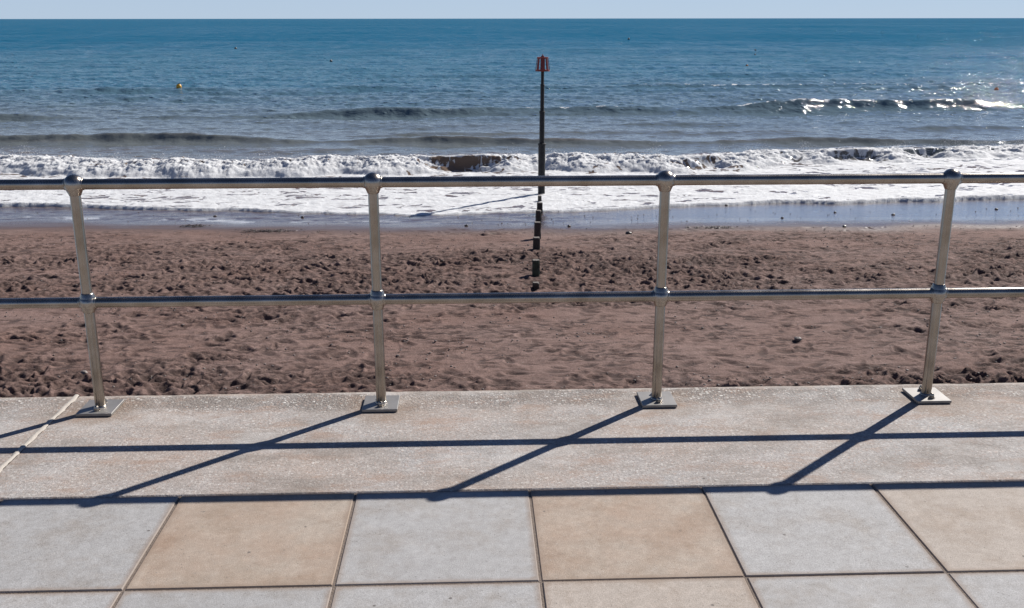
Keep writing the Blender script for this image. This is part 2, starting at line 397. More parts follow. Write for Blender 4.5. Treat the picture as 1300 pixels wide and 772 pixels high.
def make_beach():
    ys = [4.30]
    while ys[-1] < 60:
        y = ys[-1]
        d = .25 if y < 8.4 else (.020+.0013*(y-8.4) if y < 23.5 else (.05 if y < 27.5 else .35))
        ys.append(y+d)
    ys = np.array(ys, f32); nc = 1440
    u = np.linspace(-1, 1, nc, dtype=f32)
    hw = .60*ys+2.5
    X = u[None]*hw[:, None]+.038*ys[:, None]; Y = np.repeat(ys[:, None], nc, 1)
    cm0 = churn_mask(X, Y); cm = .09*sstep(23.6, 21.5, Y)+.91*cm0
    bil = np.abs(fbm(X*4.6, Y*3.8, 4, 101, .55))
    base = beach_base(Y)
    # two passes of noise: gentle undulation and trampled lumps
    und = .035*fbm(X*.28, Y*.5, 3, 5)
    fine = .0075*fbm(X*2.6, Y*2.2, 3, 23)*sstep(24.2, 22.5, Y)
    lump = fbm(X*6.5, Y*5., 4, 41, .58)
    rid = 1-np.abs(fbm(X*5.1, Y*4.3, 3, 57))*1.6
    H = base+und*sstep(25.5, 21, Y)+fine*(.5+cm)+cm*(.010*lump+.042*np.clip(bil, 0, .7)*.45)+(.35+cm)*.0050*fbm(X*15., Y*11., 2, 58)*sstep(24.2, 22.5, Y)
    dark = cm*sstep(.16, .0, bil)*.75+cm*sstep(.1, -.6, lump)*.35+.45*sstep(.25, .8, cm+.3*fbm(X*1.1, Y*1.6, 3, 59))*sstep(.2, -.2, fbm(X*5., Y*6., 2, 60))
    # footprints
    dX = 2*hw/(nc-1)
    n = 0
    R2 = np.random.default_rng(5)
    while n < 11000:
        y = R2.uniform(8.6, 23.0); x = R2.uniform(-.58*y-1, .58*y+1.5)
        m = float(churn_mask(np.array([x], f32), np.array([y], f32))[0])
        if R2.uniform() > m*.75+.14: continue
        n += 1
        a = R2.normal(0, .5)+(math.pi/2 if R2.uniform() < .15 else 0)   # people mostly walk along the beach
        L, Wd = R2.uniform(.10, .16), R2.uniform(.042, .070); dp = R2.uniform(.014, .045)*(.4+.6*m)
        if R2.uniform() < .6: L *= R2.uniform(.5, .9); Wd *= .6; dp *= .7
        r = int(np.searchsorted(ys, y)); span = int(.30/max(ys[min(r+1, len(ys)-1)]-ys[r], .01))+1
        r0, r1 = max(r-span, 0), min(r+span, len(ys)-1)
        c = int((( x-.038*y)/hw[r]+1)/2*(nc-1)); cs = int(.32/dX[r])+1
        c0, c1 = max(c-cs, 0), min(c+cs, nc-1)
        if c1 <= c0: continue
        xx = X[r0:r1, c0:c1]-x; yy = Y[r0:r1, c0:c1]-y
        p = (xx*math.cos(a)+yy*math.sin(a))/L; q = (-xx*math.sin(a)+yy*math.cos(a))/Wd
        q = q*(1+.25*np.tanh(p*2))
        d2 = p*p+q*q
        pit = np.exp(-d2*d2*.9)
        rim = np.exp(-((np.sqrt(d2)-1.55)/.42)**2)*(1+.7*np.sin(np.arctan2(q, p)*2+n))
        H[r0:r1, c0:c1] += -dp*pit+dp*.42*rim
        dark[r0:r1, c0:c1] = np.maximum(dark[r0:r1, c0:c1], pit*R2.uniform(.45, 1.05))
    # waterline
    wl = np.interp(X, WLX, WLY).astype(f32)+.10*fbm(X*.8, Y*.0+3., 4, 77)
    sw = np.interp(X, SWX, SWY).astype(f32)
    t = Y-wl
    wet = sstep(-2.2, .1, t+.35*fbm(X*.5, Y*1.2, 3, 66)); film = sstep(-.45, .25, t+.18*fbm(X*.7, Y*2., 3, 67))
    dark = dark*(1-film)
    film = film*(.38+.62*sstep(-1., 5.5, X-.3*(Y-24)))        # calmer to the right
    # shallow scour runnels in the wet sand
    run = fbm(X*1.3-.5*Y, Y*2.4, 4, 31)
    H = H+.016*run*sstep(-.1, .3, t)*sstep(5., 1.0, X)
    peb = np.clip(fbm(X*7., Y*6., 2, 15)-.55, 0, 1)*.012*sstep(0, .3, t)
    H = H+peb
    P = np.stack([X, Y, H], -1)
    P[0, :, 2] -= .0
    fr = sstep(.15, .5, fbm(X*.55, Y*1.1, 4, 87)+.25*fbm(X*5, Y*5, 2, 88))*np.exp(-((t-.42)/.30)**2)*sstep(.05, .15, t)*sstep(4., -1., X)
    me = grid_mesh('beach', P, {'froth': fr, 'wet': wet, 'film': film, 'churn': np.clip(dark, 0, 1)})
    o = link('beach', me, SAND); tag(o, 'red brown sandy beach with trampled footprints below the promenade', 'beach', kind='structure')
    return o
make_beach()
def beach_z(x, y): return float(beach_base(np.array([y]))[0])
def on_beach(px, py):
    d = ray(px, py); o = np.array([0, 0, CAM_H])
    lo, hi = 5., 60.
    for _ in range(50):
        m = (lo+hi)/2; p = o+d*(m/d[1])
        if p[2] > beach_z(p[0], p[1]): lo = m
        else: hi = m
    return o+d*(lo/d[1])

# ------------------------------------------------------------------ sea
CREST = [(0, 193), (60, 196), (130, 198), (200, 199), (300, 200), (400, 198), (480, 197), (550, 195), (630, 194), (700, 193), (800, 193), (870, 194), (930, 190), (1000, 185), (1100, 185), (1150, 181), (1200, 180), (1300, 177)]
CRX, CRY = line_xy(CREST, SEA_Z+.48)
def px_to_x(px, y=34.): return float(ground(px, 200, SEA_Z+.3)[0])
def unbroken(X):
    """where the breaker still shows its smooth brown face"""
    m = 0
    for a, b, k in ((554, 628, 1.), (872, 918, .7), (1004, 1030, .7), (1072, 1136, .85), (1192, 1238, .85)):
        xa, xb = px_to_x(a), px_to_x(b)
        m = np.maximum(m, k*sstep(xa-.6, xa+.5, X)*sstep(xb+.6, xb-.5, X))
    return m
def make_sea():
    ys = [23.6]
    while ys[-1] < 24000:
        y = ys[-1]
        if y < 32.5: d = .07
        elif y < 37.5: d = .042
        elif y < 46: d = .07
        else: d = min(.085*(y/46)**2, .06*y)
        ys.append(y+d)
    ys = np.array(ys, f32); nc = 1300
    u = np.linspace(-1, 1, nc, dtype=f32)
    hw = .60*ys+2.5
    X = u[None]*hw[:, None]+.038*ys[:, None]; Y = np.repeat(ys[:, None], nc, 1)
    sx = (2*hw/(nc-1))[:, None]; sy = np.gradient(ys)[:, None]
    sp = np.maximum(sx, sy*.6)
    Z = np.zeros_like(X)
    # wind waves
    R = np.random.default_rng(3)
    N = 54
    damp = sstep(26., 33., ys)[:, None]*.8+.2*sstep(24.5, 30, ys)[:, None]
    for i in range(N):
        lam = .22*(30.)**(i/(N-1))*R.uniform(.9, 1.1)
        th = R.normal(0, .60); k = 2*math.pi/lam
        if lam > 3.: th *= .55
        kx, ky = k*math.sin(th), -k*math.cos(th)
        a = .036/k*(.60 if lam > 1.5 else 1.2)
        w = sstep(2.0, 5.0, lam/sp)*np.ones_like(sp)
        rows = np.where(w[:, 0] > .001)[0]
        if len(rows) == 0: continue
        r1 = rows[-1]+1
        ph = kx*X[:r1]+ky*Y[:r1]+R.uniform(0, 6.28)
        # wave groups so that it never looks periodic
        mod = .55+.75*np.abs(gnoise(X[:r1]/(lam*4.5)+i*9.1, Y[:r1]/(lam*3.)+i, i+200))*1.8
        Z[:r1] += a*w[:r1]*mod*(np.sin(ph)+.25*np.cos(2*ph))
    Z *= damp*(.50+.70*sstep(44, 66, Y))
    # long far swell, seen as faint bands
    for lam, a, th in ((34, .10, .1), (21, .07, -.12), (55, .12, .05)):
        k = 2*math.pi/lam
        w = sstep(2.5, 6, lam/sp)
        Z += a*w*np.sin(k*(math.sin(th)*X-math.cos(th)*Y)+2*gnoise(X/70., Y/40., int(lam)))*sstep(60, 130, Y)
    foam = np.zeros_like(X)
    # shoaling swells: steep to the beach, long behind
    def ridge(px0, y0, px1, y1, A, L, seed, mx, patchy=.6):
        nonlocal Z
        a = ground(px0, y0, SEA_Z+A*.8); b = ground(px1, y1, SEA_Z+A*.8)
        yc = a[1]+(b[1]-a[1])*(X-a[0])/(b[0]-a[0])+.9*gnoise(X/9.+seed, X*0+seed, seed)+.18*gnoise(X/1.7, X*0+seed, seed+4)
        s = (Y-yc)/L; L_ = L
        env = np.clip(mx+patchy*1.3*gnoise(X/7.5+seed*3, X*0+.5, seed+9), 0, 1.25)
        pr = np.where(s < 0, np.exp(-(s/.33)**2), np.exp(-(s/1.05)**2))-.28*np.exp(-((s+.95)/.6)**2)
        Z += A*pr*env*(1+.10*fbm(X*1.3, Y*1.3, 2, seed))
        return s, env
    ridge(0, 173, 900, 176, .22, .95, 3, .65)
    ridge(150, 161, 1300, 152, .10, 1.0, 5, .35)
    ridge(0, 148, 640, 141, .17, 1.0, 6, .45)
    s, e = ridge(640, 137, 1300, 129, .34, 1.15, 7, .66, .8)
    foam = np.maximum(foam, .70*np.exp(-((s+.03)/.09)**2)*sstep(.45, .8, e)*sstep(-6., 10., X)*sstep(-.05, .35, gnoise(X*2.2, Y*.6, 71)+.4*gnoise(X*7., Y*2., 74)))  # broken crest foam, its white dashes also painted in as sun sparkle
    ridge(0, 117, 640, 113, .20, 1.4, 8, .5)
    s, e = ridge(640, 109, 1300, 104, .27, 1.5, 9, .68, .4)
    foam = np.maximum(foam, .85*np.exp(-((s+.02)/.09)**2)*sstep(.45, .8, e)*sstep(8., 24., X)*sstep(-.05, .35, gnoise(X*1.9, Y*.5, 73)+.4*gnoise(X*6., Y*2., 75)))  # farther swell: crest foam whose white again stands in for sun glints
    ridge(0, 97, 1300, 92, .20, 2.4, 10, .45)
    ridge(0, 84, 1300, 80, .20, 3.2, 11, .4)
    ridge(200, 190, 620, 187, .05, 1.2, 12, .4)
    ridge(820, 166, 1300, 160, .12, 1.0, 13, .45)
    # ---- the breaker
    yc = np.interp(X, CRX, CRY).astype(f32)+.16*gnoise(X/1.3, X*0+2, 21)+.06*gnoise(X/.4, X*0+2, 22)
    ub = unbroken(X+.38*fbm(X*.9, Y*2.6, 3, 19)).astype(f32); br = 1-ub
    hb = np.interp(X, [-40, -14, 0, 4, 8, 12, 20, 40], [.40, .43, .45, .46, .39, .35, .33, .33]).astype(f32)*(1+.22*gnoise(X/2.1, X*0+4, 25)+.14*br*gnoise(X/.55, X*0+1, 26))
    t = Y-yc
    # clean plunging face
    clean = np.where(t < 0, np.exp(-(np.abs(t)/.30)**2.4), np.exp(-(t/1.7)**2))-.16*np.exp(-((t+.75)/.35)**2)
    # collapsed white water: a long rumbling front
    front = 1.35+.45*gnoise(X/1.6, X*0+7, 28)
    ww = np.where(t < 0, np.clip(1-(np.abs(t)/front)**1.5, 0, 1)**.75, np.exp(-(t/1.5)**2))
    lumps = fbm(X*2.3, Y*2.3, 5, 61, .62)
    spike = np.clip(fbm(X*6.5, Y*5.5, 3, 62, .6), -.2, 1)
    wwm = np.clip(ww*1.3, 0, 1)*sstep(1.5, .3, t)
    Z += hb*(ub*clean+br*ww*.86)+br*wwm*(.045*lumps+.022*spike+.022*fbm(X*15., Y*4., 3, 63))
    # lip thrown forward
    shift = -.30*hb*ub*np.clip(clean, 0, 1)**3*sstep(.9, -.2, t)-br*.10*np.clip(ww, 0, 1)*np.clip(lumps, -.3, 1)*sstep(.8, 0, t)
    # ---- foam cover
    edge = np.interp(X, SWX, SWY).astype(f32)+.22*fbm(X*.42, X*0+5, 4, 33)
    e = Y-edge
    f_ww = br*sstep(-front*1.05, -front*.85, t)*sstep(.75, .05, t+.25*lumps)*(.80+.55*fbm(X*5.2, Y*1.3, 4, 64, .62)+.35*fbm(X*1.1, Y*1.6, 2, 65)+.45*sstep(.35, .05, np.abs(t))*sstep(.2,-.1,-t))
    f_lip = ub*.75*np.exp(-((t+.02)/.07)**2)*sstep(.05, .5, gnoise(X*1.7, Y*.4, 37)+.2)+ub*.6*sstep(.1, .45, gnoise(X*2.6, Y*2., 38))*sstep(-.5, -.25, t)*sstep(.1, -.1, t)*.6
    f_drip = ub*sstep(.12, .5, fbm(X*4.5, Y*.8, 3, 39, .6)+.35*sstep(-.12, .0, t))*sstep(-.6, -.4, t)*sstep(.12, -.02, t)*.5
    f_toe = .85*sstep(-2.2, -1.0, t)*sstep(-.25, -.75, t)
    f_sw = (.55+.36*fbm(X*.30, Y*.75, 4, 81)-.16*ub*sstep(-3.2, -1.2, t))*sstep(.0, .12, e)*sstep(-.2, -1.0, t)
    f_edge = np.where(e < .10, 1., np.exp(-((e-.10)/.14)**2))
    f_back = sstep(-.10, .3, fbm(X*.25, Y*.7, 3, 85))*.50*sstep(3.6, .3, t)*sstep(-.2, .4, t)*np.interp(X, [-20, -9, -5, 2, 8, 30], [1.3, 1.2, .5, .3, .35, .5])
    foam = np.maximum.reduce([foam, f_ww, f_lip, f_drip, f_toe*(1-.6*ub), f_sw, f_edge, f_back])
    # lift of the foam itself
    fl = fbm(X*3.2, Y*3.2, 4, 95, .6)
    Z += np.clip(foam, 0, 1)*(.020*fl+.012)*sstep(36, 33, Y)
    # ---- lie on the sand in the swash, then dive under it
    wz = SEA_Z+Z
    sand = beach_base(Y)
    wz = np.maximum(wz, sand+.014+.006*np.clip(fl, -1, 1)+np.clip(Z, 0, 1)*.5)
    edge_t = sstep(.0, .10, e)
    wz = np.where(e < 3., (sand-.06)*(1-edge_t)+wz*edge_t, wz)
    P = np.stack([X, Y+shift, wz], -1)
    me = grid_mesh('sea', P, {'foam': np.clip(foam, 0, 1.15)})
    o = link('sea', me, SEA); tag(o, 'blue sea with swell, a breaking wave and white foam', 'sea', kind='structure')
    def level(x, y):
        i = int(np.searchsorted(ys, y)); j = int(((x-.038*y)/hw[i]+1)/2*(nc-1))
        return float(wz[max(i-1, 0):i+2, max(j-2, 0):j+3].mean())
    return level
sea_level = make_sea()

# spray thrown up along the breaker
def make_spray():
    R = np.random.default_rng(9); V = []; Fc = []
    base = np.array([(1, 1, 1), (1, -1, -1), (-1, 1, -1), (-1, -1, 1)], float)/1.7
    cnt = 0
    while cnt < 13000:
        x = R.uniform(-21, 24)
        if float(unbroken(np.array([x]))[0]) > .4 and R.uniform() > .12: continue
        g = float(gnoise(np.array([x/.8]), np.array([1.]), 44)[0])
        if R.uniform() > .35+.9*g: continue
        y = float(np.interp(x, CRX, CRY))+R.normal(-.30, .30)
        z = SEA_Z+.34+abs(R.normal(0, .13))*(1+.8*max(g, 0))-.35*max(0, -.3-(y-float(np.interp(x, CRX, CRY))))
        s = R.uniform(.004, .011)*(1.5 if R.uniform() < .12 else 1)
        q = base*s*R.uniform(.7, 1.3, (4, 1)); a = R.uniform(0, 6.28); c_, s_ = math.cos(a), math.sin(a)
        q = q@np.array([[c_, -s_, 0], [s_, c_, 0], [0, 0, 1]]).T
        b = len(V); V += [tuple(p) for p in q+np.array([x, y, z])]
        Fc += [(b, b+1, b+2), (b, b+3, b+1), (b, b+2, b+3), (b+1, b+3, b+2)]; cnt += 1
    me = bpy.data.meshes.new('sea_spray'); me.from_pydata(V, [], Fc); me.update()
    tag(link('sea_spray', me, FOAM), 'white droplets of spray flying off the breaking wave', 'spray', kind='stuff')
make_spray()

# ------------------------------------------------------------------ promenade paving
def make_pavement():
    g = .0065; w = .6153; rows = 12; dep = .61
    bm = bmesh.new()
    tl = bm.verts.layers.float.new('tone'); sl = bm.verts.layers.float.new('shade'); rl = bm.verts.layers.float.new('rim')
    x0 = -1.0424
    # tones of the first row as in the photograph (0 grey, .5 buff, 1 beige)
    first = {-1: 0., 0: .5, 1: 0., 2: .5, 3: 0., 4: 1.}
    R = random.Random(4)
    for r in range(rows):
        y1 = JOINT_Y-.002-r*dep; y0 = y1-dep+g
        for k in range(-14, 15):
            tone = first.get(k, R.choice((0., .5, 1.))) if r == 0 else R.choice((0., .5, 1., 0.))
            off = 0 if r % 2 == 0 else 0.0
            xa = x0+k*w+off+g/2; xb = xa+w-g
            xa += R.uniform(-.0015, .0015); xb += R.uniform(-.0015, .0015)
            z = R.uniform(-.0012, .0012); sh = R.uniform(.95, 1.05)
            if r == 0: sh = {-1: .97, 0: .98, 1: 1.02, 2: .98, 3: 1.04, 4: 1.0}.get(k, sh)
            # top divided so that a soiled rim can fade inwards
            xs = [xa+.004, xa+.03, xb-.03, xb-.004]; yy = [y0+.004, y0+.03, y1-.03, y1-.004]
            top = {}
            for i in range(4):
                for j in range(4):
                    v = bm.verts.new((xs[i], yy[j], z)); e = i in (0, 3) or j in (0, 3)
                    v[tl] = tone; v[sl] = sh; v[rl] = .8 if e else 0.; top[i, j] = v
            for i in range(3):
                for j in range(3):
                    bm.faces.new((top[i, j], top[i+1, j], top[i+1, j+1], top[i, j+1]))
            ring = [top[0, 0], top[1, 0], top[2, 0], top[3, 0], top[3, 1], top[3, 2], top[3, 3], top[2, 3], top[1, 3], top[0, 3], top[0, 2], top[0, 1]]
            def offs(v, d, zz):
                x, y = v.co.x, v.co.y
                nx = x-d if v in (top[0, 0], top[0, 1], top[0, 2], top[0, 3]) else x+d if v in (top[3, 0], top[3, 1], top[3, 2], top[3, 3]) else x
                ny = y-d if v in (top[0, 0], top[1, 0], top[2, 0], top[3, 0]) else y+d if v in (top[0, 3], top[1, 3], top[2, 3], top[3, 3]) else y
                q = bm.verts.new((nx, ny, zz)); q[tl] = tone; q[sl] = sh; q[rl] = 1.; return q
            lo = [offs(v, .003, z-.003) for v in ring]; lo2 = [offs(v, .003, z-.04) for v in ring]
            for i in range(12):
                j = (i+1) % 12
                bm.faces.new((ring[i], lo[i], lo[j], ring[j])); bm.faces.new((lo[i], lo2[i], lo2[j], lo[j]))
    bmesh.ops.recalc_face_normals(bm, faces=bm.faces)
    me = bm_mesh('pavement', bm)
    tag(link('pavement', me, SLAB), 'rows of grey and buff paving slabs on the promenade', 'pavement', kind='structure')
    # bedding that shows in the joints
    bm = bmesh.new(); add_box(bm, -60, 60, -40, JOINT_Y+.004, -.6, -.0038)
    tag(link('pavement_bed', bm_mesh('pavement_bed', bm), FILL), 'sandy bedding in the joints of the paving', 'ground', kind='structure')
make_pavement()

# ------------------------------------------------------------------ sea wall with its coping
def make_wall():
    root = empty('sea_wall', (0, EDGE_Y, -2.2))
    tag(root, 'concrete sea wall with exposed aggregate coping under the steel railing', 'sea wall')
    iv = Matrix.Translation((0, EDGE_Y, -2.2)).inverted()
    def part(name, bm, mat, smooth=False, parent=root):
        bm.transform(iv); return link(name, bm_mesh(name, bm, smooth), mat, parent)
    JX = -1.772; R = random.Random(3)
    def coping(xa, xb):
        bm = bmesh.new(); n = max(2, int((xb-xa)/.02))
        prof = [(JOINT_Y+.002, -.05), (JOINT_Y+.003, -.003), (JOINT_Y+.008, .0005), (3.6, .002), (4.0, .002), (EDGE_Y-.05, .001), (EDGE_Y-.022, -.0005), (EDGE_Y-.010, -.005), (EDGE_Y-.002, -.016), (EDGE_Y, -.04), (EDGE_Y, -.22)]
        rowsv = []
        for i in range(n+1):
            x = xa+(xb-xa)*i/n
            w1 = float(gnoise(np.array([x*2.2]), np.array([.3]), 5)[0]); w2 = float(gnoise(np.array([x*11.]), np.array([.7]), 6)[0])
            row = []
            for k, (y, z) in enumerate(prof):
                if k >= 5: y += .004*w1+.0035*w2; z += -.002*abs(w2) if k < 9 else 0
                row.append(bm.verts.new((x, y, z)))
            rowsv.append(row)
        for A, B in zip(rowsv, rowsv[1:]):
            for k in range(len(prof)-1):
                bm.faces.new((A[k], B[k], B[k+1], A[k+1]))
        for rw in (rowsv[0], rowsv[-1]):
            bm.faces.new(rw)
        bmesh.ops.recalc_face_normals(bm, faces=bm.faces)
        return part('coping_panel', bm, COPING, False)
    L = 7.4
    cuts = [JX-L, JX, JX+L]
    edges = [JX-2*L]+cuts+[JX+2*L]
    g = .011
    for a, b in zip(edges, edges[1:]): coping(a+g, b-g)
    for c in cuts:
        bm = bmesh.new(); n = 60
        rr = []
        for i in range(n+1):
            y = JOINT_Y+.012+(EDGE_Y-.02-JOINT_Y-.012)*i/n
            ww = g-.002+.005*random.random(); wv = .003*math.sin(i*.7)
            rr.append([bm.verts.new((c-ww+wv*.3, y, .004)), bm.verts.new((c-ww*.5+wv, y, .0085)), bm.verts.new((c+ww*.5+wv, y, .0085)), bm.verts.new((c+ww+wv*.3, y, .004))])
        for A, B in zip(rr, rr[1:]):
            for k in range(3): bm.faces.new((A[k], A[k+1], B[k+1], B[k]))
        bmesh.ops.recalc_face_normals(bm, faces=bm.faces)
        part('mortar_joint', bm, MORTAR, True)
    bm = bmesh.new(); add_box(bm, -60, 60, JOINT_Y+.02, EDGE_Y-.03, -3., -.055)
    part('wall_face', bm, WALL)
    bm = bmesh.new()
    for (a, b) in ((-60, JX-2*L-.03), (JX+2*L+.03, 60)): add_box(bm, a, b, JOINT_Y+.03, EDGE_Y, -.05, .004)
    part('end_coping', bm, COPING)
make_wall()

# ------------------------------------------------------------------ railing
def make_railing():
    TR = .0215
    root = empty('railing', (POST_X0+POST_DX*1.5, RAIL_Y, 0))
    tag(root, 'stainless steel railing with ball jointed posts along the promenade edge', 'railing')
    ox = root.location.x
    # prototype meshes
    bm = bmesh.new(); add_lathe(bm, [(TR, .010), (TR, BALL_Z-.028)], 40, close=False); post_me = bm_mesh('post', bm, True)
    def ball(r, collar, up):
        bm = bmesh.new(); prof = []
        n = 18
        for i in range(n+1):
            t = -math.pi/2+math.pi*i/n
            prof.append((max(r*math.cos(t), .0004), r*math.sin(t)))
        add_lathe(bm, prof, 40, 'Z')
        zc = .0245
        def collarz(s):
            pr = [(r*.84, s*r*.50), (.0285, s*r*.80), (.0252, s*(r*.98)), (.0238, s*(r*1.10)), (.0216, s*(r*1.12))]
            add_lathe(bm, pr if s > 0 else pr[::-1], 40, 'Z', close=False)
        def collarx(s):
            pr = [(.0242, s*r*.70), (.0242, s*(r*.93)), (.0216, s*(r*.95))]
            add_lathe(bm, pr if s > 0 else pr[::-1], 40, 'X', close=False)
        collarz(-1)
        if up: collarz(1)
        for s in (-1, 1): collarx(s)
        bmesh.ops.recalc_face_normals(bm, faces=bm.faces)
        return bm_mesh('ball_joint', bm, True)
    top_ball, mid_ball = ball(.0405, True, False), ball(.0375, True, True)
    bm = bmesh.new(); add_box(bm, -.075, .075, -.083, .083, -.0, .012, .0012); plate_me = bm_mesh('base_plate', bm)
    bm = bmesh.new()
    add_lathe(bm, [(.0145, 0), (.0145, .003), (.0105, .0031)], 24, close=False)
    add_lathe(bm, [(.0118, .003), (.0118, .012), (.0108, .0135), (.0095, .0185), (.006, .0225), (.0005, .024)], 6, close=False)
    bolt_me = bm_mesh('bolt', bm)
    bm = bmesh.new(); add_lathe(bm, [(.0265, 0), (.0255, .004), (.0216, .007)], 36, close=False); weld_me = bm_mesh('weld_bead', bm, True)
    posts = []
    for i in range(-3, 7):
        x = POST_X0+POST_DX*i-ox
        p = link('post', post_me if post_me.users else post_me, None, root, (x, 0, .0045))
        if not post_me.materials: post_me.materials.append(STEEL)
        for nm, me, mt, loc in (('ball_joint', top_ball, STEEL, (0, 0, BALL_Z-.0045)), ('ball_joint', mid_ball, STEEL, (0, 0, MID_Z-.0045)),
                                ('base_plate', plate_me, PLATE, (0, -.005, 0)), ('weld_bead', weld_me, STEEL, (0, 0, .0115)),
                                ('bolt', bolt_me, STEEL, (.002, -.052, .0115)), ('bolt', bolt_me, STEEL, (-.002, .046, .0115))):
            if not me.materials: me.materials.append(mt)
            link(nm, me, None, p, loc)
    for nm, z in (('top_rail', BALL_Z), ('middle_rail', MID_Z)):
        L = POST_DX*9.8
        bm = bmesh.new(); n = 90
        add_lathe(bm, [(TR if nm == 'top_rail' else .0222, -L/2+L*k/n) for k in range(n+1)], 40, 'X'); 
        link(nm, bm_mesh(nm, bm, True), STEEL, root, (0, 0, z))
make_railing()

# ------------------------------------------------------------------ navigation beacon on the groyne end
def make_beacon():
    b = on_beach(687.3, 251); bx, by = b[0], b[1]; bz = beach_z(bx, by)
    d = ray(689, 70); top = (d*(by/d[1]))[2]+CAM_H; txx = (d*(by/d[1]))[0]
    root = empty('groyne_beacon', (bx, by, bz))
    tag(root, 'tall black beacon pole with a red slatted basket standing in the surf', 'beacon')
    def zat(py):
        d = ray(688, py); return (d*(by/d[1]))[2]+CAM_H-bz
    lean = (txx-bx)/(top-bz)
    mpp = by*1.0/ FPX/ .985
    secs = [('sleeve', -.6, zat(182), 8.8), ('lower_pole', zat(182), zat(141), 6.4), ('middle_pole', zat(141), zat(107), 4.9), ('upper_pole', zat(107), zat(89), 3.9)]
    for nm, z0, z1, wpx in secs:
        r = wpx*mpp/2; bm = bmesh.new()
        pr = [(r, z0), (r, z1-.05), (r*1.12, z1-.048), (r*1.12, z1-.004), (r*1.06, z1)] if nm != 'upper_pole' else [(r, z0), (r, z1)]
        add_lathe(bm, pr, 24)
        for v in bm.verts: v.co.x += lean*v.co.z
        link(nm, bm_mesh(nm, bm, False), POLEBLACK, root)
    zb, zt = zat(90.5), zat(72.5)
    bk = empty('basket', (lean*zb, 0, zb)); bk.parent = root
    # basket: one mesh per ring, slats as children
    rb, rt = 8.8*mpp, 7.0*mpp; h = zt-zb
    bk2 = None
    def ring(nm, r, z, t):
        bm = bmesh.new()
        add_lathe(bm, [(r*.25, z), (r, z), (r, z+t), (r*.25, z+t)], 32); link(nm, bm_mesh(nm, bm), RED, bk)
    ring('base_ring', rb, 0, .045); ring('top_ring', rt, h-.04, .04)
    ns = 8
    for k in range(ns):
        a = 2*math.pi*(k+.0)/ns-math.pi/2
        bm = bmesh.new(); hw_ = .027 if k % 4 else .05
        tx, ty = -math.sin(a), math.cos(a)
        def P(r, z, s, o): return bm.verts.new(((r+o)*math.cos(a)+s*tx, (r+o)*math.sin(a)+s*ty, z))
        q = []
        for r, z in ((rb-.012, .045), (rt-.012, h-.04)):
            q += [P(r, z, -hw_, 0), P(r, z, hw_, 0), P(r, z, hw_, .012), P(r, z, -hw_, .012)]
        for i in range(4):
            j = (i+1) % 4; bm.faces.new((q[i], q[j], q[4+j], q[4+i]))
        bm.faces.new(q[:4][::-1]); bm.faces.new(q[4:])
        bmesh.ops.recalc_face_normals(bm, faces=bm.faces)
        link('slat', bm_mesh('slat', bm), RED, bk)
    bm = bmesh.new(); add_lathe(bm, [(.055, .045), (.055, h-.04)], 20); link('core_pole', bm_mesh('core_pole', bm), RED, bk)
    bm = bmesh.new(); add_lathe(bm, [(.05, h), (.045, h+.03), (.016, h+.035), (.016, h+.07), (.004, h+.075)], 16); link('finial', bm_mesh('finial', bm), RED, bk)
make_beacon()

